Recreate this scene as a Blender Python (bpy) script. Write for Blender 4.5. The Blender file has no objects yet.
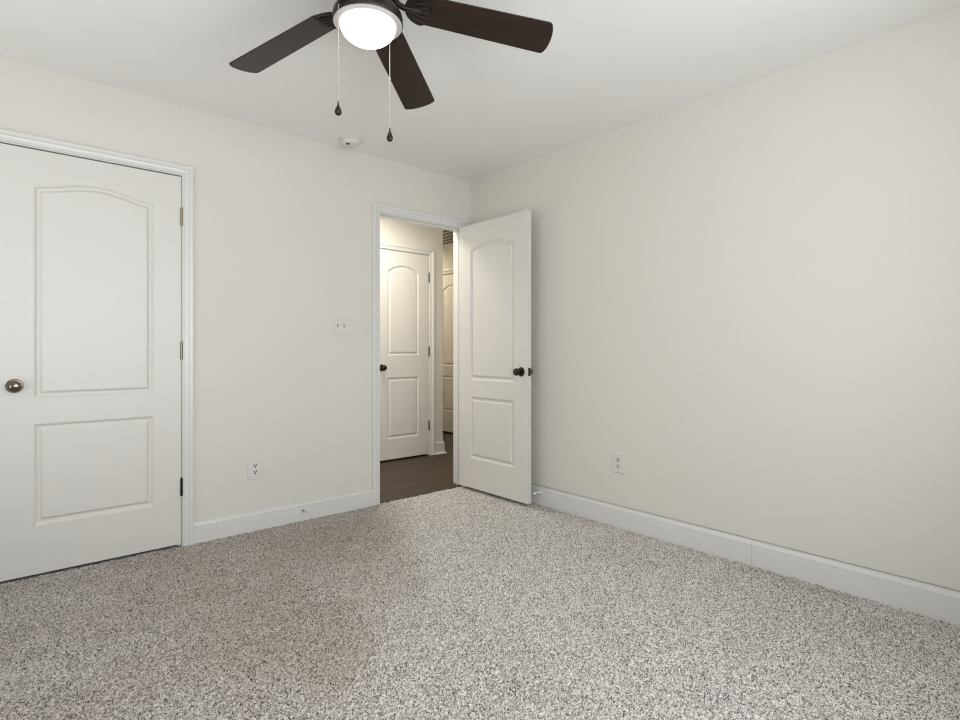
import bpy, bmesh, math, random
import numpy as np
from mathutils import Vector, Matrix

PI = math.pi
scn = bpy.context.scene
col = scn.collection

# ------------------------------------------------------------------ camera
cam_d = bpy.data.cameras.new('camera')
cam_d.sensor_fit = 'HORIZONTAL'
cam_d.sensor_width = 36.0
cam_d.lens = 36.0 * 547.16 / 960.0
cam_d.shift_y = -(360.0 - 349.87) / 960.0
cam_d.clip_start = 0.02
cam = bpy.data.objects.new('camera', cam_d)
cam.location = (-2.8611, -3.3818, 1.0789)
cam.rotation_euler = (PI / 2, 0, -0.718953)
col.objects.link(cam)
scn.camera = cam

# ------------------------------------------------------------------ world, lights, exposure
world = bpy.data.worlds.new('sky')
scn.world = world
world.use_nodes = True
bg = world.node_tree.nodes['Background']
bg.inputs['Color'].default_value = (0.80, 0.88, 1.0, 1)
bg.inputs['Strength'].default_value = 1.0

scn.view_settings.view_transform = 'Standard'
scn.view_settings.look = 'None'
scn.view_settings.gamma = 1.0
scn.view_settings.use_curve_mapping = False
scn.view_settings.exposure = 0.03
scn.cycles.filter_width = 1.15
scn.cycles.denoising_input_passes = 'RGB_ALBEDO_NORMAL'
scn.cycles.denoising_prefilter = 'NONE'


def area_light(name, loc, rot, sx, sy, power, color):
    d = bpy.data.lights.new(name, 'AREA')
    d.shape = 'RECTANGLE'
    d.size, d.size_y = sx, sy
    d.energy = power
    d.color = color
    o = bpy.data.objects.new(name, d)
    o.location = loc
    o.rotation_euler = rot
    col.objects.link(o)
    return o


# daylight outside the window behind the camera; added ceiling fill outside the left window
W1 = dict(a0=-1.9, a1=-0.5, z0=0.62, z1=2.06)        # left wall, along y
W2 = dict(a0=-3.15, a1=-0.85, z0=0.62, z1=2.20)        # front wall, along x
LX, FY = -3.75, -3.56                                  # left / front wall faces
area_light('left_ceiling_fill', (LX - 0.25, (W1['a0'] + W1['a1']) / 2, 1.0), (0, -PI / 2 - 0.9, 0), 1.2, 1.4, 13, (1.0, 0.98, 0.95))  # added fill, tilted up to brighten the ceiling
area_light('daylight_front_window', ((W2['a0'] + W2['a1']) / 2, FY - 0.2, 1.30), (PI / 2 + 0.2, 0, 0), 2.3, 1.6, 67, (0.97, 0.98, 1.0))
# hallway ceiling lamps' light and an added fill
area_light('hall_light', (-0.45, 0.62, 2.40), (0, 0, 0), 0.4, 0.4, 19, (1.0, 0.93, 0.82))
area_light('hall_fill', (-1.12, 0.92, 1.2), (0, -PI / 2, 0), 1.9, 0.5, 4, (1.0, 0.97, 0.92))  # added fill for the lower hall, no source stands there
area_light('corridor_light', (1.05, 2.9, 2.40), (0, 0, 0), 0.3, 0.3, 15, (1.0, 0.86, 0.64))


# ------------------------------------------------------------------ material helpers
def new_mat(name):
    m = bpy.data.materials.new(name)
    m.use_nodes = True
    nt = m.node_tree
    return m, nt, nt.nodes, nt.links, nt.nodes['Principled BSDF']


def lin(r, g, b):
    f = lambda c: (c / 255 / 12.92) if c / 255 <= 0.04045 else ((c / 255 + 0.055) / 1.055) ** 2.4
    return (f(r), f(g), f(b), 1.0)


def noise_paint(name, c, rough, scale=6.0, amt=0.02, bump=0.0, bscale=250.0, spec=0.5):
    m, nt, N, L, p = new_mat(name)
    tc = N.new('ShaderNodeTexCoord')
    nz = N.new('ShaderNodeTexNoise')
    nz.inputs['Scale'].default_value = scale
    nz.inputs['Detail'].default_value = 3
    L.new(tc.outputs['Object'], nz.inputs['Vector'])
    mx = N.new('ShaderNodeMix')
    mx.data_type = 'RGBA'
    mx.inputs[6].default_value = tuple(x * (1 - amt) for x in c[:3]) + (1,)
    mx.inputs[7].default_value = tuple(min(1, x * (1 + amt)) for x in c[:3]) + (1,)
    L.new(nz.outputs['Fac'], mx.inputs[0])
    L.new(mx.outputs[2], p.inputs['Base Color'])
    p.inputs['Roughness'].default_value = rough
    p.inputs['Specular IOR Level'].default_value = spec
    if bump:
        n2 = N.new('ShaderNodeTexNoise')
        n2.inputs['Scale'].default_value = bscale
        L.new(tc.outputs['Object'], n2.inputs['Vector'])
        b = N.new('ShaderNodeBump')
        b.inputs['Strength'].default_value = bump
        b.inputs['Distance'].default_value = 0.001
        L.new(n2.outputs['Fac'], b.inputs['Height'])
        L.new(b.outputs['Normal'], p.inputs['Normal'])
    return m


def metal(name, c, rough, metallic=1.0):
    m, nt, N, L, p = new_mat(name)
    tc = N.new('ShaderNodeTexCoord')
    nz = N.new('ShaderNodeTexNoise')
    nz.inputs['Scale'].default_value = 60
    L.new(tc.outputs['Object'], nz.inputs['Vector'])
    mr = N.new('ShaderNodeMapRange')
    mr.inputs['To Min'].default_value = rough * 0.85
    mr.inputs['To Max'].default_value = rough * 1.15
    L.new(nz.outputs['Fac'], mr.inputs['Value'])
    L.new(mr.outputs['Result'], p.inputs['Roughness'])
    p.inputs['Base Color'].default_value = c
    p.inputs['Metallic'].default_value = metallic
    return m


WALLC = (0.695, 0.676, 0.621, 1)
M = {}
M['wall'] = noise_paint('wall_paint', WALLC, 0.75, 3.0, 0.01, 0.06, 300)
M['ceiling'] = noise_paint('ceiling_paint', (0.86, 0.855, 0.835, 1), 0.9, 3.0, 0.01, 0.06, 220)
M['trim'] = noise_paint('trim_paint', (0.70, 0.695, 0.675, 1), 0.27, 5.0, 0.01)
M['door'] = noise_paint('door_paint', (0.695, 0.680, 0.640, 1), 0.40, 5.0, 0.01)
M['plastic'] = noise_paint('white_plastic', (0.69, 0.675, 0.635, 1), 0.35, 20, 0.01)
M['white_rubber'] = noise_paint('white_rubber', (0.86, 0.86, 0.85, 1), 0.45, 20, 0.01)
M['dark'] = noise_paint('dark_slot', (0.012, 0.011, 0.010, 1), 0.6, 40, 0.05)
M['bronze'] = metal('dark_bronze', (0.045, 0.032, 0.024, 1), 0.32, 0.85)
M['nickel'] = metal('antique_nickel', (0.20, 0.165, 0.13, 1), 0.16)
M['brass'] = metal('worn_brass', (0.42, 0.32, 0.22, 1), 0.3)
M['steel'] = metal('dull_steel', (0.25, 0.23, 0.20, 1), 0.4)
M['fan_metal'] = metal('fan_bronze', (0.04, 0.03, 0.028, 1), 0.42, 0.6)
M['chain'] = metal('white_chain', (0.55, 0.52, 0.50, 1), 0.4, 0.3)
M['gap_shade'] = noise_paint('painted_gap_shade', (0.33, 0.32, 0.295, 1), 0.9, 30, 0.1)
M['grille_gap'] = noise_paint('grille_gap_shade', (0.10, 0.075, 0.04, 1), 0.6, 20, 0.05)


def wood(name, c1, c2, rough, axis, sc=1.0):
    m, nt, N, L, p = new_mat(name)
    tc = N.new('ShaderNodeTexCoord')
    mp = N.new('ShaderNodeMapping')
    s = [60 * sc, 60 * sc, 60 * sc]
    s[axis] = 3.0 * sc
    mp.inputs['Scale'].default_value = s
    L.new(tc.outputs['Object'], mp.inputs['Vector'])
    nz = N.new('ShaderNodeTexNoise')
    nz.inputs['Scale'].default_value = 1.0
    nz.inputs['Detail'].default_value = 5
    nz.inputs['Distortion'].default_value = 0.6
    L.new(mp.outputs['Vector'], nz.inputs['Vector'])
    cr = N.new('ShaderNodeValToRGB')
    cr.color_ramp.elements[0].position = 0.3
    cr.color_ramp.elements[0].color = c1
    cr.color_ramp.elements[1].position = 0.72
    cr.color_ramp.elements[1].color = c2
    L.new(nz.outputs['Fac'], cr.inputs['Fac'])
    L.new(cr.outputs['Color'], p.inputs['Base Color'])
    p.inputs['Roughness'].default_value = rough
    return m, N, L, p, cr, tc


M['blade'] = wood('walnut_blade', (0.007, 0.003, 0.002, 1), (0.030, 0.013, 0.008, 1), 0.36, 0)[0]


def plank_floor():
    m, N, L, p, cr, tc = wood('dark_hardwood', (0.030, 0.018, 0.010, 1), (0.085, 0.055, 0.035, 1), 0.45, 0, 0.7)
    p.inputs['Specular IOR Level'].default_value = 0.3
    br = N.new('ShaderNodeTexBrick')
    br.inputs['Scale'].default_value = 1.0
    br.inputs['Brick Width'].default_value = 1.2
    br.inputs['Row Height'].default_value = 0.125
    br.inputs['Mortar Size'].default_value = 0.0012
    br.inputs['Color1'].default_value = (0.8, 0.8, 0.8, 1)
    br.inputs['Color2'].default_value = (1.15, 1.12, 1.08, 1)
    br.inputs['Mortar'].default_value = (0.35, 0.35, 0.35, 1)
    L.new(tc.outputs['Object'], br.inputs['Vector'])
    mx = N.new('ShaderNodeMix')
    mx.data_type = 'RGBA'
    mx.blend_type = 'MULTIPLY'
    mx.inputs[0].default_value = 1.0
    L.new(cr.outputs['Color'], mx.inputs[6])
    L.new(br.outputs['Color'], mx.inputs[7])
    L.new(mx.outputs[2], p.inputs['Base Color'])
    return m


M['hardwood'] = plank_floor()


def carpet_mat():
    m, nt, N, L, p = new_mat('carpet_pile')
    tc = N.new('ShaderNodeTexCoord')
    # per tuft flecks
    vo = N.new('ShaderNodeTexVoronoi')
    vo.inputs['Scale'].default_value = 230
    L.new(tc.outputs['Object'], vo.inputs['Vector'])
    sep = N.new('ShaderNodeSeparateColor')
    L.new(vo.outputs['Color'], sep.inputs['Color'])
    cr = N.new('ShaderNodeValToRGB')
    e = cr.color_ramp.elements
    e[0].position = 0.0
    e[0].color = (0.07, 0.062, 0.055, 1)
    e[1].position = 1.0
    e[1].color = (0.86, 0.83, 0.79, 1)
    for pos, c in ((0.10, (0.18, 0.165, 0.15, 1)), (0.28, (0.37, 0.345, 0.32, 1)), (0.62, (0.63, 0.60, 0.56, 1))):
        n = e.new(pos)
        n.color = c
    L.new(sep.outputs[0], cr.inputs['Fac'])
    # nap marks: where the pile was brushed the other way it shows its browner sides
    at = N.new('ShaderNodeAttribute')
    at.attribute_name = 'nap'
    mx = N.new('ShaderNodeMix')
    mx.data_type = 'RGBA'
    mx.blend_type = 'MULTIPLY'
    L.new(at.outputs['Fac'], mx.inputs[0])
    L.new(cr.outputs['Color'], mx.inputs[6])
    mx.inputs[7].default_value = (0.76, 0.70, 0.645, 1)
    L.new(mx.outputs[2], p.inputs['Base Color'])
    p.inputs['Roughness'].default_value = 0.95
    p.inputs['Specular IOR Level'].default_value = 0.15
    p.inputs['Sheen Weight'].default_value = 0.15
    p.inputs['Sheen Roughness'].default_value = 0.6
    return m


M['carpet'] = carpet_mat()


def emit_mat(name, c, strength, base=(0.9, 0.9, 0.88, 1)):
    m, nt, N, L, p = new_mat(name)
    p.inputs['Base Color'].default_value = base
    p.inputs['Roughness'].default_value = 0.3
    p.inputs['Emission Color'].default_value = c
    p.inputs['Emission Strength'].default_value = strength
    return m


M['lamp_glass'] = emit_mat('lit_frosted_glass', (1.0, 0.91, 0.79, 1), 11.0)


def bulb_hotspot(m):
    # the bulb behind the frosted bowl: strong at its bottom, faint at its rim
    N, L = m.node_tree.nodes, m.node_tree.links
    p = N['Principled BSDF']
    tc = N.new('ShaderNodeTexCoord')
    sp = N.new('ShaderNodeSeparateXYZ')
    L.new(tc.outputs['Object'], sp.inputs[0])
    mr = N.new('ShaderNodeMapRange')
    mr.interpolation_type = 'SMOOTHSTEP'
    mr.inputs['From Min'].default_value = -0.223
    mr.inputs['From Max'].default_value = -0.288
    mr.inputs['To Min'].default_value = 0.55
    mr.inputs['To Max'].default_value = 8.5
    L.new(sp.outputs['Z'], mr.inputs['Value'])
    L.new(mr.outputs['Result'], p.inputs['Emission Strength'])
    p.inputs['Base Color'].default_value = (0.6, 0.6, 0.58, 1)


bulb_hotspot(M['lamp_glass'])
M['lamp_rim'] = emit_mat('opal_glass_rim', (1.0, 0.95, 0.92, 1), 0.06, (0.42, 0.40, 0.40, 1))


def pane_mat():
    m, nt, N, L, p = new_mat('window_glass')
    tr = N.new('ShaderNodeBsdfTransparent')
    gl = N.new('ShaderNodeBsdfGlossy')
    gl.inputs['Roughness'].default_value = 0.02
    mix = N.new('ShaderNodeMixShader')
    mix.inputs[0].default_value = 0.06
    L.new(tr.outputs[0], mix.inputs[1])
    L.new(gl.outputs[0], mix.inputs[2])
    L.new(mix.outputs[0], N['Material Output'].inputs['Surface'])
    return m


M['pane'] = pane_mat()


# ------------------------------------------------------------------ mesh helpers
def link_mesh(name, bm, mat, parent=None, smooth=False, bevel=0.0, mats=None):
    me = bpy.data.meshes.new(name)
    bmesh.ops.recalc_face_normals(bm, faces=bm.faces)
    bm.to_mesh(me)
    bm.free()
    for mm in (mats or [mat]):
        me.materials.append(mm)
    if smooth:
        me.polygons.foreach_set('use_smooth', [True] * len(me.polygons))
        try:
            me.set_sharp_from_angle(angle=math.radians(40))
        except Exception:
            pass
    o = bpy.data.objects.new(name, me)
    col.objects.link(o)
    if parent is not None:
        o.parent = parent
    if bevel:
        b = o.modifiers.new('bevel', 'BEVEL')
        b.width = bevel
        b.segments = 2
        b.limit_method = 'ANGLE'
        b.angle_limit = math.radians(40)
    return o


def tag(o, label, cat, group=None, kind=None):
    o['label'] = label
    if cat:
        o['category'] = cat
    if group:
        o['group'] = group
    if kind:
        o['kind'] = kind
    return o


def empty(name, loc, rotz=0.0):
    o = bpy.data.objects.new(name, None)
    o.empty_display_size = 0.1
    o.location = loc
    o.rotation_euler = (0, 0, rotz)
    col.objects.link(o)
    return o


def copy_part(o, parent):
    c = o.copy()
    col.objects.link(c)
    c.parent = parent
    for ch in list(o.children):
        copy_part(ch, c)
    return c


def box(bm, x0, x1, y0, y1, z0, z1, mi=0):
    v = [bm.verts.new(p) for p in ((x0, y0, z0), (x1, y0, z0), (x1, y1, z0), (x0, y1, z0),
                                   (x0, y0, z1), (x1, y0, z1), (x1, y1, z1), (x0, y1, z1))]
    for f in ((0, 3, 2, 1), (4, 5, 6, 7), (0, 1, 5, 4), (1, 2, 6, 5), (2, 3, 7, 6), (3, 0, 4, 7)):
        fc = bm.faces.new([v[i] for i in f])
        fc.material_index = mi
    return v


def lathe(bm, prof, n=32, mat=Matrix.Identity(4), cap=True):
    """prof: (r, z) pairs; axis = local z, moved by mat"""
    rings = []
    for r, z in prof:
        if r < 1e-6:
            rings.append([bm.verts.new(mat @ Vector((0, 0, z)))])
        else:
            rings.append([bm.verts.new(mat @ Vector((r * math.cos(2 * PI * k / n), r * math.sin(2 * PI * k / n), z))) for k in range(n)])
    for a, b in zip(rings, rings[1:]):
        if len(a) == 1 and len(b) == 1:
            continue
        for k in range(n):
            k2 = (k + 1) % n
            if len(a) == 1:
                bm.faces.new((a[0], b[k], b[k2]))
            elif len(b) == 1:
                bm.faces.new((a[k], b[0], a[k2]))
            else:
                bm.faces.new((a[k], b[k], b[k2], a[k2]))
    if cap:
        for r in (rings[0], rings[-1]):
            if len(r) > 1:
                bm.faces.new(r)


def tube(bm, pts, r, n=8):
    pts = [Vector(p) for p in pts]
    rings = []
    for i, p in enumerate(pts):
        d = (pts[min(i + 1, len(pts) - 1)] - pts[max(i - 1, 0)]).normalized()
        a = d.orthogonal().normalized()
        if i and rings:
            pa = (rings[-1][0].co - pts[i - 1])
            a = (pa - d * pa.dot(d)).normalized()
        b = d.cross(a)
        rings.append([bm.verts.new(p + r * (math.cos(2 * PI * k / n) * a + math.sin(2 * PI * k / n) * b)) for k in range(n)])
    for a, b in zip(rings, rings[1:]):
        for k in range(n):
            k2 = (k + 1) % n
            bm.faces.new((a[k], a[k2], b[k2], b[k]))
    bm.faces.new(rings[0])
    bm.faces.new(rings[-1])


def sweep(bm, rings):
    """rings: equal-length lists of points, profile loops closed"""
    R = [[bm.verts.new(p) for p in r] for r in rings]
    n = len(R[0])
    for a, b in zip(R, R[1:]):
        for k in range(n):
            k2 = (k + 1) % n
            bm.faces.new((a[k], a[k2], b[k2], b[k]))
    bm.faces.new(R[0])
    bm.faces.new(R[-1])


def prism(bm, outline, z0, z1, mi=0):
    a = [bm.verts.new((x, y, z0)) for x, y in outline]
    b = [bm.verts.new((x, y, z1)) for x, y in outline]
    n = len(outline)
    for k in range(n):
        k2 = (k + 1) % n
        bm.faces.new((a[k], a[k2], b[k2], b[k])).material_index = mi
    bm.faces.new(a).material_index = mi
    bm.faces.new(b).material_index = mi


def fill_with_holes(bm, loops):
    edges = []
    for lp in loops:
        for k in range(len(lp)):
            a, b = lp[k], lp[(k + 1) % len(lp)]
            e = bm.edges.get((a, b)) or bm.edges.new((a, b))
            edges.append(e)
    bmesh.ops.triangle_fill(bm, use_beauty=True, use_dissolve=False, edges=edges)


# ------------------------------------------------------------------ room shell
H = 2.44
WT = 0.12
BX0, BX1, BZ = -0.843, -0.085, 2.047        # bedroom door opening (between jambs)
CX0, CX1, CZ = -2.878, -2.106, 2.047        # closet opening
JT = 0.018
HX = 1.5                                    # far corridor wall
HY = 1.2                                    # hall wall opposite
HC = 0.630                                  # corner of the opposite wall


def struct(name, bm, mat, label, parent=None):
    o = link_mesh(name, bm, mat, parent)
    tag(o, label, 'room part' if parent is None else None, kind='structure')
    return o


bm = bmesh.new()
zt = BZ + JT
box(bm, LX, CX0 - JT, 0, WT, 0, H)
box(bm, CX0 - JT, CX1 + JT, 0, WT, zt, H)
box(bm, CX1 + JT, BX0 - JT, 0, WT, 0, H)
box(bm, BX0 - JT, BX1 + JT, 0, WT, zt, H)
box(bm, BX1 + JT, 0, 0, WT, 0, H)
tag(struct('wall_back', bm, M['wall'], 'cream painted wall holding the closet door and the open doorway'), 'cream painted wall holding the closet door and the open doorway', 'wall')

bm = bmesh.new()
box(bm, 0, WT, FY - WT, WT, 0, H)
tag(struct('wall_right', bm, M['wall'], ''), 'long blank cream wall to the right of the open door', 'wall')

bm = bmesh.new()
box(bm, LX - WT, LX, FY - WT, W1['a0'], 0, H)
box(bm, LX - WT, LX, W1['a1'], 0.75, 0, H)
box(bm, LX - WT, LX, W1['a0'], W1['a1'], 0, W1['z0'])
box(bm, LX - WT, LX, W1['a0'], W1['a1'], W1['z1'], H)
tag(struct('wall_left', bm, M['wall'], ''), 'cream wall with an added window left of the frame', 'wall')

bm = bmesh.new()
box(bm, LX, W2['a0'], FY - WT, FY, 0, H)
box(bm, W2['a1'], 0, FY - WT, FY, 0, H)
box(bm, W2['a0'], W2['a1'], FY - WT, FY, 0, W2['z0'])
box(bm, W2['a0'], W2['a1'], FY - WT, FY, W2['z1'], H)
tag(struct('wall_front', bm, M['wall'], ''), 'cream wall with a window behind the viewer', 'wall')

bm = bmesh.new()
box(bm, LX - WT, HX + WT, FY - WT, 3.72, H, H + 0.1)
tag(struct('ceiling', bm, M['ceiling'], ''), 'flat white painted ceiling above the fan', 'ceiling')

# closet box, hall walls
bm = bmesh.new()
box(bm, LX - WT, -1.2, 0.75, 0.75 + 0.08, 0, H)
tag(struct('wall_closet_back', bm, M['wall'], ''), 'closet back wall behind the closed white door', 'wall')
bm = bmesh.new()
box(bm, -1.28, -1.2, WT, 0.75, 0, H)
box(bm, -1.28, -1.2, 0.83, HY + WT, 0, H)
tag(struct('wall_hall_left', bm, M['wall'], ''), 'cream hall wall hidden left of the doorway', 'wall')

OX0, OX1, OZ0, OZ1 = -0.165, 0.448, 0.012, 2.048     # hall door slab opposite
bm = bmesh.new()
g = 0.004
box(bm, -1.2, OX0 - g - JT, HY, HY + WT, -0.02, H)
box(bm, OX1 + g + JT, HC, HY, HY + WT, -0.02, H)
box(bm, OX0 - g - JT, OX1 + g + JT, HY, HY + WT, OZ1 + g + JT, H)
box(bm, OX0 - g - JT, OX1 + g + JT, HY + 0.09, HY + WT, -0.02, OZ1 + g + JT)
box(bm, HC - WT, HC, HY + WT, 3.6, -0.02, H)
tag(struct('wall_hall_back', bm, M['wall'], ''), 'cream hall wall around the narrow door seen through the doorway', 'wall')

FD0, FD1 = 1.87, 2.48                                  # far door along y
bm = bmesh.new()
box(bm, HX, HX + WT, WT, FD0 - g - JT, -0.02, H)
box(bm, HX, HX + WT, FD1 + g + JT, 3.6, -0.02, H)
box(bm, HX, HX + WT, FD0 - g - JT, FD1 + g + JT, 2.056 + g + JT, H)
box(bm, HX + 0.09, HX + WT, FD0 - g - JT, FD1 + g + JT, -0.02, 2.056 + g + JT)
tag(struct('wall_hall_right', bm, M['wall'], ''), 'cream wall at the far side of the corridor', 'wall')
bm = bmesh.new()
box(bm, HC - WT, HX + WT, 3.6, 3.72, -0.02, H)
tag(struct('wall_hall_end', bm, M['wall'], ''), 'cream wall at the hidden end of the corridor', 'wall')
bm = bmesh.new()
box(bm, WT, HX + WT, 0.0, WT, -0.02, H)
tag(struct('wall_hall_front', bm, M['wall'], ''), 'cream hall wall beside the doorway on the corridor side', 'wall')

bm = bmesh.new()
box(bm, -1.28, HX + WT, 0.006, 3.72, -0.06, -0.006)
tag(struct('floor_hall', bm, M['hardwood'], ''), 'dark brown hardwood floor of the hallway beyond the doorway', 'floor')

# ------------------------------------------------------------------ carpet (real pile: jittered, uneven grid)
rng = np.random.default_rng(7)


def smooth_noise(x, y, cell, seed):
    r = np.random.default_rng(seed)
    g_ = r.random((80, 80))
    u = (x + 10) / cell
    v = (y + 10) / cell
    i = np.floor(u).astype(int)
    j = np.floor(v).astype(int)
    fu = u - i
    fv = v - j
    fu = fu * fu * (3 - 2 * fu)
    fv = fv * fv * (3 - 2 * fv)
    G = lambda a, b: g_[a % 80, b % 80]
    return (G(i, j) * (1 - fu) + G(i + 1, j) * fu) * (1 - fv) + (G(i, j + 1) * (1 - fu) + G(i + 1, j + 1) * fu) * fv


def build_carpet():
    st = 0.0044
    xs = np.arange(LX, 0.0 + st * 0.5, st)
    ys = np.arange(FY, 0.0 + st * 0.5, st)
    nx, ny = len(xs), len(ys)
    X, Y = np.meshgrid(xs, ys, indexing='ij')
    # brushed-nap field: 1 = darker brushed zone
    # border of the big zone, a polyline x_b(y)
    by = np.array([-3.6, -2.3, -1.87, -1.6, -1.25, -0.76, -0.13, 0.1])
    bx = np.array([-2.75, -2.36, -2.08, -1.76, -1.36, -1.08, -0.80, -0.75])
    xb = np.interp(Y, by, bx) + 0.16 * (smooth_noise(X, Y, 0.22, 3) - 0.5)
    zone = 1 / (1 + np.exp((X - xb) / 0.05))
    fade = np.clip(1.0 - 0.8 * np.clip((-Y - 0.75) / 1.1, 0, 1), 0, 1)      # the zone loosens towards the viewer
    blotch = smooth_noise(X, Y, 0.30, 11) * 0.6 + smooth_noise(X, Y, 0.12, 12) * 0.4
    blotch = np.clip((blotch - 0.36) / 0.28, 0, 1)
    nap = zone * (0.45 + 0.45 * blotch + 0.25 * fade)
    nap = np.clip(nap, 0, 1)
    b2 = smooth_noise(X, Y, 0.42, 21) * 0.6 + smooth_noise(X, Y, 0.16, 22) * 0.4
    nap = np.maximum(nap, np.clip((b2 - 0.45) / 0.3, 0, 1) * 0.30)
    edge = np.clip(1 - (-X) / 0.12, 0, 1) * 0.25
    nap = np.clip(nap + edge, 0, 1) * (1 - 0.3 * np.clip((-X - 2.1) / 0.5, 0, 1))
    hgt = rng.random((nx, ny)) ** 1.3 * 0.012 + 0.002 * (smooth_noise(X, Y, 0.05, 5) - 0.5) - 0.018
    jx = (rng.random((nx, ny)) - 0.5) * st * 0.9
    jy = (rng.random((nx, ny)) - 0.5) * st * 0.9
    PX = np.clip(X + jx, LX, 0)
    PY = np.clip(Y + jy, FY, 0.0)
    PX[0, :] = LX
    PX[-1, :] = 0
    PY[:, 0] = FY
    PY[:, -1] = 0.004
    co = np.stack([PX, PY, hgt], -1).reshape(-1, 3)
    idx = np.arange(nx * ny).reshape(nx, ny)
    q = np.stack([idx[:-1, :-1], idx[1:, :-1], idx[1:, 1:], idx[:-1, 1:]], -1).reshape(-1, 4)
    me = bpy.data.meshes.new('floor')
    me.vertices.add(len(co))
    me.vertices.foreach_set('co', co.ravel())
    me.loops.add(q.size)
    me.loops.foreach_set('vertex_index', q.ravel().astype(np.int32))
    me.polygons.add(len(q))
    me.polygons.foreach_set('loop_start', np.arange(0, q.size, 4, dtype=np.int32))
    me.update(calc_edges=True)
    a = me.attributes.new('nap', 'FLOAT', 'POINT')
    a.data.foreach_set('value', nap.ravel().astype(np.float32))
    me.materials.append(M['carpet'])
    o = bpy.data.objects.new('floor', me)
    col.objects.link(o)
    tag(o, 'speckled beige and grey cut pile carpet covering the bedroom floor', 'carpet', kind='structure')
    return o


build_carpet()
bm = bmesh.new()
box(bm, LX - WT, -1.285, 0.006, 0.83, -0.06, -0.032)
tag(struct('floor_closet', bm, M['carpet'], ''), 'strip of carpet running under the closed closet door', 'carpet')

# ------------------------------------------------------------------ trim: casings, jambs, baseboards
CASE_W = 0.058
# (distance out from the inner edge, thickness)
CASE_PROF = [(0, 0), (0, 0.0065), (0.003, 0.0095), (0.008, 0.0095), (0.0105, 0.0075), (0.014, 0.0075), (0.018, 0.0095),
             (0.030, 0.0115), (0.034, 0.0160), (0.038, 0.0180), (0.052, 0.0185), (0.056, 0.0175), (0.058, 0.015), (0.058, 0)]


def casing_mesh(bm, x0, x1, zt_, rev, z0=0.0, cwid=CASE_W):
    """casing in the xz plane facing -y at y = 0"""
    a, b, t = x0 - rev, x1 + rev, zt_ + rev
    prof_ = [(w * cwid / CASE_W, d) for w, d in CASE_PROF]
    r1 = [(a - w, -d, z0) for w, d in prof_]
    r2 = [(a - w, -d, t + w) for w, d in prof_]
    r3 = [(b + w, -d, t + w) for w, d in prof_]
    r4 = [(b + w, -d, z0) for w, d in prof_]
    sweep(bm, [r1, r2, r3, r4])


def jamb_mesh(bm, x0, x1, zt_, depth, z0, stop_y):
    box(bm, x0 - JT, x0, 0, depth, z0, zt_ + JT)
    box(bm, x1, x1 + JT, 0, depth, z0, zt_ + JT)
    box(bm, x0, x1, 0, depth, zt_, zt_ + JT)
    s = 0.011
    box(bm, x0, x0 + s, stop_y, stop_y + 0.034, z0, zt_)
    box(bm, x1 - s, x1, stop_y, stop_y + 0.034, z0, zt_)
    box(bm, x0 + s, x1 - s, stop_y, stop_y + 0.034, zt_ - s, zt_)


def trim_set(name, x0, x1, zt_, loc, rotz, z0, depth, stop_y, label, both=False, cwid=CASE_W):
    root = empty(name, loc, rotz)
    tag(root, label, 'door trim', kind='structure')
    b_ = bmesh.new()
    casing_mesh(b_, x0, x1, zt_, 0.005, z0, cwid)
    link_mesh('casing', b_, M['trim'], root)
    if both:
        b_ = bmesh.new()
        casing_mesh(b_, x0, x1, zt_, 0.005, z0, cwid)
        bmesh.ops.transform(b_, matrix=Matrix.Translation((0, depth, 0)) @ Matrix.Diagonal((1, -1, 1, 1)), verts=b_.verts)
        link_mesh('casing', b_, M['trim'], root)
    b_ = bmesh.new()
    jamb_mesh(b_, x0, x1, zt_, depth, z0, stop_y)
    link_mesh('jamb', b_, M['trim'], root)
    return root


trim_set('trim_1', CX0, CX1, CZ, (0, 0, 0), 0, -0.02, WT, 0.040, 'white casing and jamb around the closed closet door', False, 0.052)
trim_set('trim_2', BX0, BX1, BZ, (0, 0, 0), 0, -0.02, WT, 0.040, 'white casing and jamb of the open bedroom doorway', True)
trim_set('trim_3', OX0 - g, OX1 + g, OZ1 + g, (0, HY, 0), 0, -0.006, 0.09, 0.040, 'white casing around the narrow hall door opposite the doorway')
trim_set('trim_4', FD0 - g, FD1 + g, 2.056 + g, (HX, 0, 0), -PI / 2, -0.006, 0.09, 0.040, 'white casing around the sliver of far corridor door')
# trim_4's rotation maps local x to -y: mirror its coordinates so that it lands on the far door
for ch in bpy.data.objects['trim_4'].children:
    ch.data.transform(Matrix.Translation((-(FD0 + FD1), 0, 0)))

BASE_H = 0.112


def base_prof(h):
    return [(0, 0), (0.0140, 0), (0.0140, h * 0.745), (0.0105, h * 0.752), (0.0105, h * 0.775), (0.0130, h * 0.79),
            (0.0120, h * 0.84), (0.0085, h * 0.90), (0.0070, h * 0.955), (0.0010, h * 0.960), (0.0010, h * 0.985), (0.0030, h * 0.99), (0.0030, h), (0, h)]


def baseboard(bm, p0, p1, nrm, h, z0=-0.02):
    """straight run from p0 to p1 (2D), sticking out along nrm"""
    pr = base_prof(h)
    sweep(bm, [[(p[0] + nrm[0] * d, p[1] + nrm[1] * d, z0 + z * (h - z0) / h if z else z0) for d, z in pr] for p in (p0, p1)])


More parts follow.
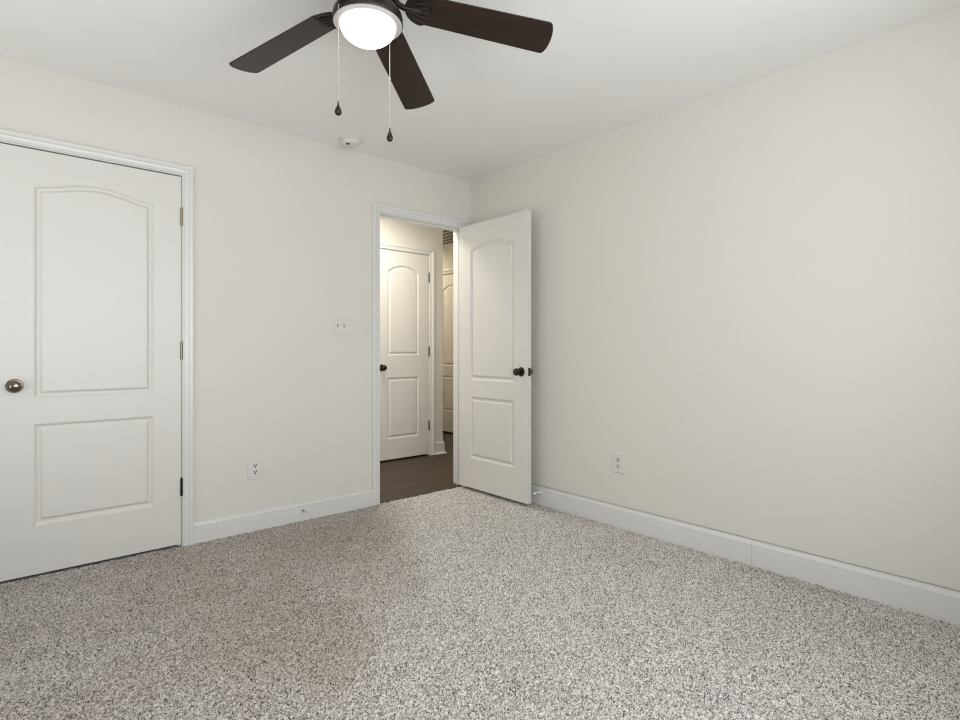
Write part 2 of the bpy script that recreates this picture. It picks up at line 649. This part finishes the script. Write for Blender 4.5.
bm = bmesh.new()
baseboard(bm, (CX1 + 0.005 + 0.052, 0), (BX0 - 0.005 - CASE_W, 0), (0, -1), BASE_H)
baseboard(bm, (LX, 0), (CX0 - 0.005 - 0.052, 0), (0, -1), BASE_H)
o = link_mesh('baseboard_back', bm, M['trim'])
tag(o, 'white baseboard between the closet casing and the doorway', 'baseboard', kind='structure')
bm = bmesh.new()
baseboard(bm, (0, 0), (0, -2.2055), (-1, 0), 0.123)
baseboard(bm, (0, -2.2070), (0, FY), (-1, 0), 0.123)
o = link_mesh('baseboard_right', bm, M['trim'])
tag(o, 'long white baseboard along the right wall with one joint', 'baseboard', kind='structure')
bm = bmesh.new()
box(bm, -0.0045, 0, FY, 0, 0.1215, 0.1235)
link_mesh('gap_shade_line', bm, M['gap_shade'], o)  # grey strip painted as the shade in the gap above the baseboard
bm = bmesh.new()
baseboard(bm, (LX, FY), (LX, 0), (1, 0), 0.120)
o = link_mesh('baseboard_left', bm, M['trim'])
tag(o, 'white baseboard along the left wall outside the frame', 'baseboard', kind='structure')
bm = bmesh.new()
baseboard(bm, (LX, FY), (0, FY), (0, 1), 0.120)
o = link_mesh('baseboard_front', bm, M['trim'])
tag(o, 'white baseboard along the wall behind the viewer', 'baseboard', kind='structure')


def hall_base(bm, x0):
    # run along the opposite wall from the casing to the corner and returning round it, with a shoe moulding
    h = 0.135
    pr = base_prof(h)
    sh = [(0, 0), (0.030, 0), (0.030, 0.005), (0.026, 0.013), (0.0195, 0.018), (0.0135, 0.019), (0, 0.019)]
    for P in (pr, sh):
        sweep(bm, [[(x0, HY - d, z - 0.006) for d, z in P], [(HC + d, HY - d, z - 0.006) for d, z in P], [(HC + d, 3.55, z - 0.006) for d, z in P]])


bm = bmesh.new()
hall_base(bm, OX1 + g + 0.005 + CASE_W)
o = link_mesh('baseboard_hall_corner', bm, M['trim'])
tag(o, 'white hall baseboard with shoe moulding turning the corner beside the narrow door', 'baseboard', kind='structure')


# ------------------------------------------------------------------ doors
def arch_s(u, kind):
    if kind == 'ogee':
        return 0.5 - 0.5 * math.cos(2 * PI * (0.04 + 0.92 * u))
    # plain camber arch
    return 1.0 - (2 * u - 1) ** 2 if kind == 'arc' else 0.0


PROF = [(0.0, 0.0), (0.002, 0.0022), (0.0045, 0.0028), (0.012, 0.0105), (0.018, 0.0112), (0.0225, 0.0106), (0.0315, 0.0026), (0.0345, 0.0014), (0.037, 0.0012)]


def panel_loop(x0, x1, z0, zs, h, kind, d, n=28):
    pts = [(x0 + d, z0 + d), (x1 - d, z0 + d)]
    if kind == 'flat':
        pts += [(x1 - d, zs - d), (x0 + d, zs - d)]
        return pts
    for k in range(n + 1):
        u = 1 - k / n
        uu = (d + u * (x1 - x0 - 2 * d)) / (x1 - x0)
        base = arch_s(uu, kind) * h
        if kind == 'arc':
            base = arch_s(u, kind) * h
        pts.append((x0 + d + u * (x1 - x0 - 2 * d), zs - d + base))
    return pts


def door_slab(w, h, t, panels):
    """local: x 0..w, z 0..h, front face y = 0 (facing -y), back face y = t"""
    bm = bmesh.new()
    for side in (0, 1):
        Y = (lambda d: d) if side == 0 else (lambda d: t - d)
        outer = [bm.verts.new((x, Y(0), z)) for x, z in ((0, 0), (w, 0), (w, h), (0, h))]
        loops = [outer]
        for (x0, x1, z0, zs, ah, kind) in panels:
            rings = []
            for d, dep in PROF:
                rings.append([bm.verts.new((x, Y(dep), z)) for x, z in panel_loop(x0, x1, z0, zs, ah, kind, d)])
            for a, b in zip(rings, rings[1:]):
                n = len(a)
                for k in range(n):
                    k2 = (k + 1) % n
                    bm.faces.new((a[k], a[k2], b[k2], b[k]))
            bm.faces.new(rings[-1])
            loops.append(rings[0])
        fill_with_holes(bm, loops)
        if side == 0:
            fo = outer
        else:
            for k in range(4):
                k2 = (k + 1) % 4
                bm.faces.new((fo[k], fo[k2], outer[k2], outer[k]))
    return bm


def two_panel(w, stile, dz, kind, ah, zz):
    """zz: heights over the floor of lower panel bottom, top, upper panel bottom, shoulder"""
    return [(stile, w - stile, zz[0] - dz, zz[1] - dz, 0, 'flat'),
            (stile, w - stile, zz[2] - dz, zz[3] - dz, ah, kind)]


KNOB_PROF = [(0.0, 0.0), (0.033, 0.0), (0.033, 0.004), (0.029, 0.009), (0.016, 0.011), (0.0115, 0.014), (0.0105, 0.030),
             (0.014, 0.034), (0.0225, 0.038), (0.0265, 0.045), (0.0265, 0.051), (0.023, 0.058), (0.014, 0.0625), (0.0, 0.0635)]


def knob(parent, x, y, z, front, mat, name='door_knob'):
    """front True: sticks out to -y"""
    bm = bmesh.new()
    rot = Matrix.Rotation(PI / 2 if front else -PI / 2, 4, 'X')
    lathe(bm, KNOB_PROF[5:], 28, Matrix.Translation((x, y, z)) @ rot)
    k = link_mesh(name, bm, mat, parent, smooth=True)
    bm = bmesh.new()
    lathe(bm, KNOB_PROF[:6] + [(0.0, 0.014)], 28, Matrix.Translation((x, y, z)) @ rot)
    link_mesh('rosette', bm, mat, k, smooth=True)
    return k


def hinge_bm(x, y, z, hgt=0.092, r=0.0062):
    bm = bmesh.new()
    for k in range(5):
        a = z - hgt / 2 + k * hgt / 5
        lathe(bm, [(r, a + 0.0006), (r, a + hgt / 5 - 0.0006)], 12, Matrix.Translation((x, y, 0)))
    lathe(bm, [(r * 0.8, z - hgt / 2 - 0.003), (r * 0.8, z + hgt / 2 + 0.003)], 12, Matrix.Translation((x, y, 0)))
    lathe(bm, [(0.003, z + hgt / 2 + 0.003), (0.0045, z + hgt / 2 + 0.006), (0.0, z + hgt / 2 + 0.009)], 12, Matrix.Translation((x, y, 0)))
    box(bm, x - 0.0035, x + 0.0035, y, y + 0.012, z - hgt / 2, z + hgt / 2)
    return bm


def make_door(name, loc, rotz, w, h, stile, kind, ah, label, zbase, zz):
    root = empty(name, loc, rotz)
    tag(root, label, 'door', kind='structure')
    bm = door_slab(w, h, 0.035, two_panel(w, stile, zbase, kind, ah, zz))
    sl = link_mesh('slab', bm, M['door'], root)
    return root


# closet door, closed; hinges on its right
cw = 0.765
closet = make_door('door_1', (CX1 - 0.003 - cw, 0.001, 0.001), 0, cw, 2.039, 0.131, 'ogee', 0.046,
                   'closed white two panel closet door with a round nickel knob', 0.001, (0.234, 0.722, 0.846, 1.866))
knob(closet, 0.060, 0.0, 0.908, True, M['nickel'])
for z, mt in ((1.817, 'brass'), (1.073, 'steel'), (0.317, 'bronze')):
    hb = link_mesh('hinge', hinge_bm(cw + 0.0015, -0.0055, z - 0.001), M[mt], closet, smooth=True)
    if mt == 'brass':
        hb['label'] = 'shiny brass hinge'

# bedroom door standing open against the right wall
bw = 0.75
bed = make_door('door_2', (-0.131, -0.011, 0.015), -PI / 2, bw, 2.030, 0.136, 'ogee', 0.047,
                'white two panel bedroom door standing open before the right wall', 0.015, (0.246, 0.720, 0.850, 1.852))
knob(bed, bw - 0.062, 0.0, 0.911, True, M['bronze'])
knob(bed, bw - 0.062, 0.035, 0.911, False, M['bronze'])
bm = bmesh.new()
box(bm, bw - 0.001, bw + 0.0015, 0.005, 0.030, 0.911 - 0.028, 0.911 + 0.028)
box(bm, bw, bw + 0.009, 0.0105, 0.0245, 0.911 - 0.011, 0.911 + 0.011)
link_mesh('latch', bm, M['bronze'], bed, bevel=0.0012)
for z in (1.81, 1.06, 0.31):
    bm = hinge_bm(-0.0035, 0.041, z)
    link_mesh('hinge', bm, M['steel'], bed, smooth=True)

# narrow hall door opposite the doorway
ow = OX1 - OX0
hall = make_door('door_3', (OX0, HY + 0.001, OZ0), 0, ow, OZ1 - OZ0, 0.124, 'arc', 0.062,
                 'narrow white arched panel door across the hallway with a dark knob', OZ0, (0.212, 0.810, 1.026, 1.852))
knob(hall, 0.060, 0.0, 0.895, True, M['bronze'])
for z in (1.822, 1.062, 0.303):
    link_mesh('hinge', hinge_bm(ow + 0.002, -0.0055, z - OZ0), M['bronze'], hall, smooth=True)

fw_ = FD1 - FD0
far = make_door('door_4', (HX + 0.001, FD1, 0.02), -PI / 2, fw_, 2.034, 0.124, 'arc', 0.062,
                'sliver of a far white door at the end of the corridor', 0.02, (0.285, 0.745, 0.873, 1.86))

# return air grille in the corridor ceiling
GX0, GX1, GY0, GY1 = 0.86, 1.465, 1.35, 2.55
gr = empty('ceiling_grille', (0, 0, H))
tag(gr, 'slatted return air grille on the corridor ceiling seen above the doorway gap', 'vent')
bm = bmesh.new()
fwid = 0.028
for (a0, a1, b0, b1) in ((GX0, GX1, GY0, GY0 + fwid), (GX0, GX1, GY1 - fwid, GY1), (GX0, GX0 + fwid, GY0 + fwid, GY1 - fwid), (GX1 - fwid, GX1, GY0 + fwid, GY1 - fwid)):
    box(bm, a0, a1, b0, b1, -0.008, 0.0)
link_mesh('frame', bm, M['trim'], gr, bevel=0.002)
bm = bmesh.new()
box(bm, GX0 + fwid, GX1 - fwid, GY0 + fwid, GY1 - fwid, -0.0015, 0.0)
link_mesh('backing', bm, M['grille_gap'], gr)  # dark sheet, paints the shade seen between the slats
bm = bmesh.new()
n = 5
for k in range(n):
    x = GX0 + fwid + (k + 0.15) * (GX1 - GX0 - 2 * fwid) / n
    box(bm, x - 0.014, x + 0.014, GY0 + fwid, GY1 - fwid, -0.006, -0.002)
link_mesh('slats', bm, M['trim'], gr)


# ------------------------------------------------------------------ windows (outside the frame, put in so that daylight can enter)
def window(name, loc, rotz, w, z0, z1, label):
    """local: x 0..w, room side at -y, wall from y=0 to y=WT"""
    root = empty(name, loc, rotz)
    tag(root, label, 'window', kind='structure')
    bm = bmesh.new()
    f_ = 0.045
    for (a, b, c, d) in ((0, f_, z0, z1), (w - f_, w, z0, z1), (f_, w - f_, z0, z0 + f_), (f_, w - f_, z1 - f_, z1), (f_, w - f_, (z0 + z1) / 2 - 0.02, (z0 + z1) / 2 + 0.02)):
        box(bm, a, b, 0.05, 0.09, c, d)
    link_mesh('window_frame', bm, M['trim'], root)
    bm = bmesh.new()
    box(bm, f_, w - f_, 0.068, 0.072, z0 + f_, z1 - f_)
    link_mesh('pane', bm, M['pane'], root)
    bm = bmesh.new()
    r1 = lambda x, s: [(x + s * q, -d, z0 - 0.0) for q, d in CASE_PROF]
    a, b = -0.002, w + 0.002
    sweep(bm, [[(a - q, -d, z0) for q, d in CASE_PROF], [(a - q, -d, z1 + q) for q, d in CASE_PROF],
               [(b + q, -d, z1 + q) for q, d in CASE_PROF], [(b + q, -d, z0) for q, d in CASE_PROF]])
    link_mesh('casing', bm, M['trim'], root)
    bm = bmesh.new()
    box(bm, -0.08, w + 0.08, -0.04, 0.05, z0 - 0.022, z0)
    link_mesh('window_sill', bm, M['trim'], root, bevel=0.004)
    return root


window('window_1', (LX, W1['a0'], 0), PI / 2, W1['a1'] - W1['a0'], W1['z0'], W1['z1'], 'added white framed window in the left wall outside the frame')
window('window_2', (W2['a1'], FY, 0), PI, W2['a1'] - W2['a0'], W2['z0'], W2['z1'], 'white framed window in the wall behind the viewer')


# ------------------------------------------------------------------ electrical plates
def rounded_rect(w, h, r, n=5):
    pts = []
    for cx, cy, a0 in ((w / 2 - r, h / 2 - r, 0), (-w / 2 + r, h / 2 - r, 90), (-w / 2 + r, -h / 2 + r, 180), (w / 2 - r, -h / 2 + r, 270)):
        for k in range(n + 1):
            a = math.radians(a0 + 90 * k / n)
            pts.append((cx + r * math.cos(a), cy + r * math.sin(a)))
    return pts


RX = Matrix.Rotation(PI / 2, 4, 'X')       # (x, y, z) -> (x, -z, y): plate outline to xz plane, thickness to -y


def plate_mesh(w, h, t=0.0058):
    bm = bmesh.new()
    o1, o2 = rounded_rect(w, h, 0.004), rounded_rect(w - 0.008, h - 0.008, 0.004)
    a = [bm.verts.new((x, y, 0)) for x, y in o1]
    b = [bm.verts.new((x, y, t * 0.55)) for x, y in o1]
    c = [bm.verts.new((x, y, t)) for x, y in o2]
    for p, q in ((a, b), (b, c)):
        for k in range(len(p)):
            k2 = (k + 1) % len(p)
            bm.faces.new((p[k], p[k2], q[k2], q[k]))
    bm.faces.new(a)
    bm.faces.new(c)
    bm.transform(RX)
    return bm


def outlet(loc, rotz, label):
    root = empty('wall_outlet', loc, rotz)
    tag(root, label, 'outlet', 'wall outlets')
    link_mesh('cover_plate', plate_mesh(0.086, 0.126), M['plastic'], root)
    for zc in (0.0195, -0.0195):
        bm = bmesh.new()
        out = []
        for k in range(40):
            a = 2 * PI * k / 40
            out.append((0.0172 * math.cos(a), max(-0.0135, min(0.0135, 0.0172 * math.sin(a))) + zc))
        prism(bm, out, 0.0056, 0.0076)
        bm.transform(RX)
        f = link_mesh('socket', bm, M['plastic'], root)
        bm = bmesh.new()
        for sx, hh in ((-0.0068, 0.0105), (0.0068, 0.0090)):
            box(bm, sx - 0.0026, sx + 0.0026, zc + 0.003 - hh / 2, zc + 0.003 + hh / 2, 0.0072, 0.0079)
        prism(bm, [(0.0047 * math.cos(2 * PI * k / 12), 0.0047 * math.sin(2 * PI * k / 12) + zc - 0.0075) for k in range(12)], 0.0072, 0.0079)
        bm.transform(RX)
        s = link_mesh('slots', bm, M['dark'], f)
    bm = bmesh.new()
    lathe(bm, [(0.0032, 0.005), (0.0032, 0.0066), (0, 0.0072)], 12)
    bm.transform(RX)
    link_mesh('screw', bm, M['plastic'], root, smooth=True)
    return root


outlet((-1.708, 0, 0.362), 0, 'white duplex outlet low on the wall between closet and doorway')
outlet((0, -1.409, 0.384), -PI / 2, 'white duplex outlet low on the blank right wall')

sw = empty('light_switch', (-1.145, 0, 1.243))
tag(sw, 'white double toggle light switch plate left of the doorway', 'light switch')
link_mesh('cover_plate', plate_mesh(0.124, 0.124), M['plastic'], sw)
for sx in (-0.023, 0.023):
    bm = bmesh.new()
    box(bm, sx - 0.0048, sx + 0.0048, -0.012, 0.012, 0.005, 0.0062)
    bm.transform(RX)
    fr = link_mesh('toggle_slot', bm, M['steel'], sw)
    bm = bmesh.new()
    v = box(bm, sx - 0.0036, sx + 0.0036, -0.004, 0.0045, 0.005, 0.0075)
    for q in v[4:]:
        q.co.y += 0.007
        q.co.z += 0.008
    bm.transform(RX)
    link_mesh('toggle', bm, M['plastic'], sw, bevel=0.0008)
for sx in (-0.023, 0.023):
    for sz in (-0.030, 0.030):
        bm = bmesh.new()
        lathe(bm, [(0.003, 0.005), (0.003, 0.0064), (0, 0.0068)], 10, Matrix.Translation((sx, sz, 0)))
        bm.transform(RX)
        link_mesh('screw', bm, M['plastic'], sw, smooth=True)

# small bent wire stub poking out of the left baseboard
st = empty('wire_stub', (-1.414, -0.0135, 0.055))
tag(st, 'tiny dark bent wire stub poking from the baseboard beside the left outlet', 'wire stub')
bm = bmesh.new()
prism(bm, [(0.006 * math.cos(2 * PI * k / 14), 0.006 * math.sin(2 * PI * k / 14)) for k in range(14)], 0, 0.001)
bm.transform(RX)
link_mesh('hole', bm, M['dark'], st)
bm = bmesh.new()
tube(bm, [(0, 0.001, 0), (0.002, -0.008, 0.001), (0.008, -0.016, 0.000), (0.014, -0.019, -0.006), (0.016, -0.020, -0.012)], 0.0016)
link_mesh('wire', bm, M['steel'], st, smooth=True)
bm = bmesh.new()
tube(bm, [(-0.002, 0.001, -0.002), (-0.004, -0.007, -0.008), (-0.004, -0.009, -0.016)], 0.0016)
link_mesh('wire', bm, M['steel'], st, smooth=True)

# door stop on the right baseboard, behind the open door's free edge
ds = empty('door_stop', (-0.0135, -0.772, 0.082))
tag(ds, 'white rigid door stop on the right baseboard behind the open door edge', 'door stop')
RY = Matrix.Rotation(-PI / 2, 4, 'Y')       # local z -> -x
for nm, pr_, mt in (('base', [(0.011, 0), (0.011, 0.003), (0.008, 0.006), (0.0045, 0.008), (0, 0.008)], 'white_rubber'),
                    ('rod', [(0.0042, 0.006), (0.0042, 0.058)], 'white_rubber'),
                    ('tip', [(0.0085, 0.056), (0.009, 0.059), (0.009, 0.066), (0.007, 0.069), (0, 0.0695)], 'white_rubber')):
    bm = bmesh.new()
    lathe(bm, pr_, 18)
    bm.transform(RY)
    link_mesh(nm, bm, M[mt], ds, smooth=True)

# smoke detector
sd = empty('smoke_detector', (-1.155, -0.160, H))
tag(sd, 'round white smoke detector on the ceiling near the back wall', 'smoke detector')
bm = bmesh.new()
lathe(bm, [(0.074, 0), (0.074, -0.006), (0.070, -0.010), (0.0, -0.010)], 40)
link_mesh('mounting_base', bm, M['plastic'], sd, smooth=True)
bm = bmesh.new()
lathe(bm, [(0.064, -0.009), (0.062, -0.028), (0.056, -0.036), (0.040, -0.040), (0.0, -0.041)], 40)
body = link_mesh('body', bm, M['plastic'], sd, smooth=True)
bm = bmesh.new()
for k in range(3):
    box(bm, -0.044 + k * 0.008, -0.039 + k * 0.008, -0.036, -0.014, -0.0415, -0.0375)
link_mesh('sounder_slots', bm, M['dark'], body)
bm = bmesh.new()
lathe(bm, [(0.011, -0.040), (0.011, -0.0425), (0.0, -0.043)], 18, Matrix.Translation((0.012, 0.02, 0)))
link_mesh('test_button', bm, M['plastic'], body, smooth=True)

# ------------------------------------------------------------------ ceiling fan
FX, FYY, FZ = -1.895, -1.683, 2.309
fan = empty('ceiling_fan', (FX, FYY, H))
tag(fan, 'dark bronze ceiling fan with five walnut blades and a lit bowl lamp', 'ceiling fan')
dz = FZ - H
bm = bmesh.new()
lathe(bm, [(0.0, 0.0), (0.080, 0.0), (0.083, -0.012), (0.092, -0.018), (0.108, -0.030), (0.112, -0.050), (0.112, -0.100), (0.108, -0.125), (0.095, -0.145), (0.0, -0.145)], 56)
link_mesh('motor_housing', bm, M['fan_metal'], fan, smooth=True)
bm = bmesh.new()
lathe(bm, [(0.0, -0.143), (0.080, -0.143), (0.092, -0.160), (0.108, -0.176), (0.1185, -0.190), (0.1215, -0.205), (0.1215, -0.220), (0.1190, -0.224), (0.113, -0.222), (0.0, -0.220)], 56)
kit = link_mesh('light_kit', bm, M['fan_metal'], fan, smooth=True)
bm = bmesh.new()
lathe(bm, [(0.1180, -0.217), (0.1180, -0.224), (0.1145, -0.2275), (0.101, -0.2275), (0.0975, -0.223)], 56, cap=False)
link_mesh('lamp_rim', bm, M['lamp_rim'], kit, smooth=True)
bm = bmesh.new()
pr_ = [(0.0985, -0.223)]
for k in range(1, 15):
    a = k / 14 * PI / 2
    pr_.append((0.0985 * math.cos(a) if k < 14 else 0.0, -0.223 - 0.068 * math.sin(a)))
lathe(bm, pr_, 56, cap=False)
link_mesh('lamp_bowl', bm, M['lamp_glass'], kit, smooth=True)


def blade_outline():
    r0, r1, w0, w1 = 0.160, 0.664, 0.0635, 0.0730
    pts = []
    # root, rounded
    for k in range(9):
        a = PI / 2 + PI * k / 8
        pts.append((r0 + 0.045 + 0.045 * math.cos(a), w0 * math.sin(a)))
    # tip with softened corners and a bowed end
    cr = 0.016
    for k in range(5):
        a = -PI / 2 + (PI / 2 - 0.25) * k / 4
        pts.append((r1 - 0.022 - 0.004 + cr * math.cos(a), -w1 + cr + cr * math.sin(a)))
    for k in range(1, 10):
        y = -w1 + cr + (2 * w1 - 2 * cr) * k / 10
        pts.append((r1 - 0.012 + 0.012 * (1 - (y / w1) ** 2), y))
    for k in range(5):
        a = 0.25 + (PI / 2 - 0.25) * k / 4
        pts.append((r1 - 0.022 - 0.004 + cr * math.cos(a), w1 - cr + cr * math.sin(a)))
    return pts


# the blades hang a little towards their tips and are twisted about their length
pitch = Matrix.Rotation(0.144, 4, 'Y') @ Matrix.Rotation(-0.21, 4, 'X')
bm = bmesh.new()
prism(bm, blade_outline(), 0.0, 0.006)
bm.transform(pitch)
blade0 = link_mesh('blade', bm, M['blade'], fan, bevel=0.0015)
# blade iron: arm from the motor and an ornate medallion under the blade root
bm = bmesh.new()
med = []
for k in range(33):
    a = PI / 2 + PI * k / 32
    med.append((0.191 + 0.062 * math.cos(a), 0.0635 * math.sin(a)))
med += [(0.208, -0.050), (0.218, -0.026), (0.224, 0.0), (0.218, 0.026), (0.208, 0.050)]
prism(bm, med, -0.006, 0.0005)
# raised leaf ribs on the medallion
for s in (-0.034, -0.017, 0.0, 0.017, 0.034):
    tube(bm, [(0.150, s * 0.6, -0.006), (0.175, s * 1.0, -0.0085), (0.195, s * 1.2, -0.0085), (0.212 - abs(s) * 0.3, s * 1.25, -0.006)], 0.0035, 8)
bm.transform(pitch)
tube(bm, [(0.085, 0, 0.004), (0.11, 0, -0.016), (0.13, 0, -0.024), (0.155, 0, -0.026), (0.185, 0, -0.029)], 0.0105, 10)
iron0 = link_mesh('blade_iron', bm, M['fan_metal'], blade0, smooth=True)
for ob in (blade0,):
    ob.location = (0, 0, dz)
PHI = 1.932
blade0.rotation_euler = (0, 0, PHI)
for k in range(1, 5):
    c = copy_part(blade0, fan)
    c.rotation_euler = (0, 0, PHI - k * 2 * PI / 5)


def chain(lat, dep, zb_top, zb_bot, name='pull_chain'):
    # lat / dep: offsets seen from the room centre line
    rt = Vector((0.7525, -0.6586))
    fw = Vector((0.6586, 0.7525))
    p = rt * lat + fw * dep
    z0 = -0.212
    zp = zb_top - H
    bm = bmesh.new()
    tube(bm, [(p.x * 0.93, p.y * 0.93, z0), (p.x * 0.98, p.y * 0.98, z0 - 0.001), (p.x, p.y, z0 - 0.012), (p.x, p.y, zp + 0.006)], 0.0012, 8)
    # little connector ball
    lathe(bm, [(0, 0.0045), (0.0032, 0.003), (0.0042, 0), (0.0032, -0.003), (0, -0.0045)], 10, Matrix.Translation((p.x, p.y, 2.083 - H)))
    ch = link_mesh(name, bm, M['chain'], fan, smooth=True)
    L_ = zb_top - zb_bot
    bm = bmesh.new()
    lathe(bm, [(0.0, 0.010), (0.0022, 0.009), (0.0025, 0.0), (0.0045, -0.15 * L_), (0.0085, -0.40 * L_), (0.0115, -0.60 * L_), (0.0117, -0.74 * L_), (0.0095, -0.88 * L_), (0.0055, -0.97 * L_), (0.0, -L_)], 20,
          Matrix.Translation((p.x, p.y, zp)))
    link_mesh('pull_knob', bm, M['bronze'], ch, smooth=True)


chain(-0.079, -0.098, 1.894, 1.857)
chain(0.0575, 0.113, 1.893, 1.850)
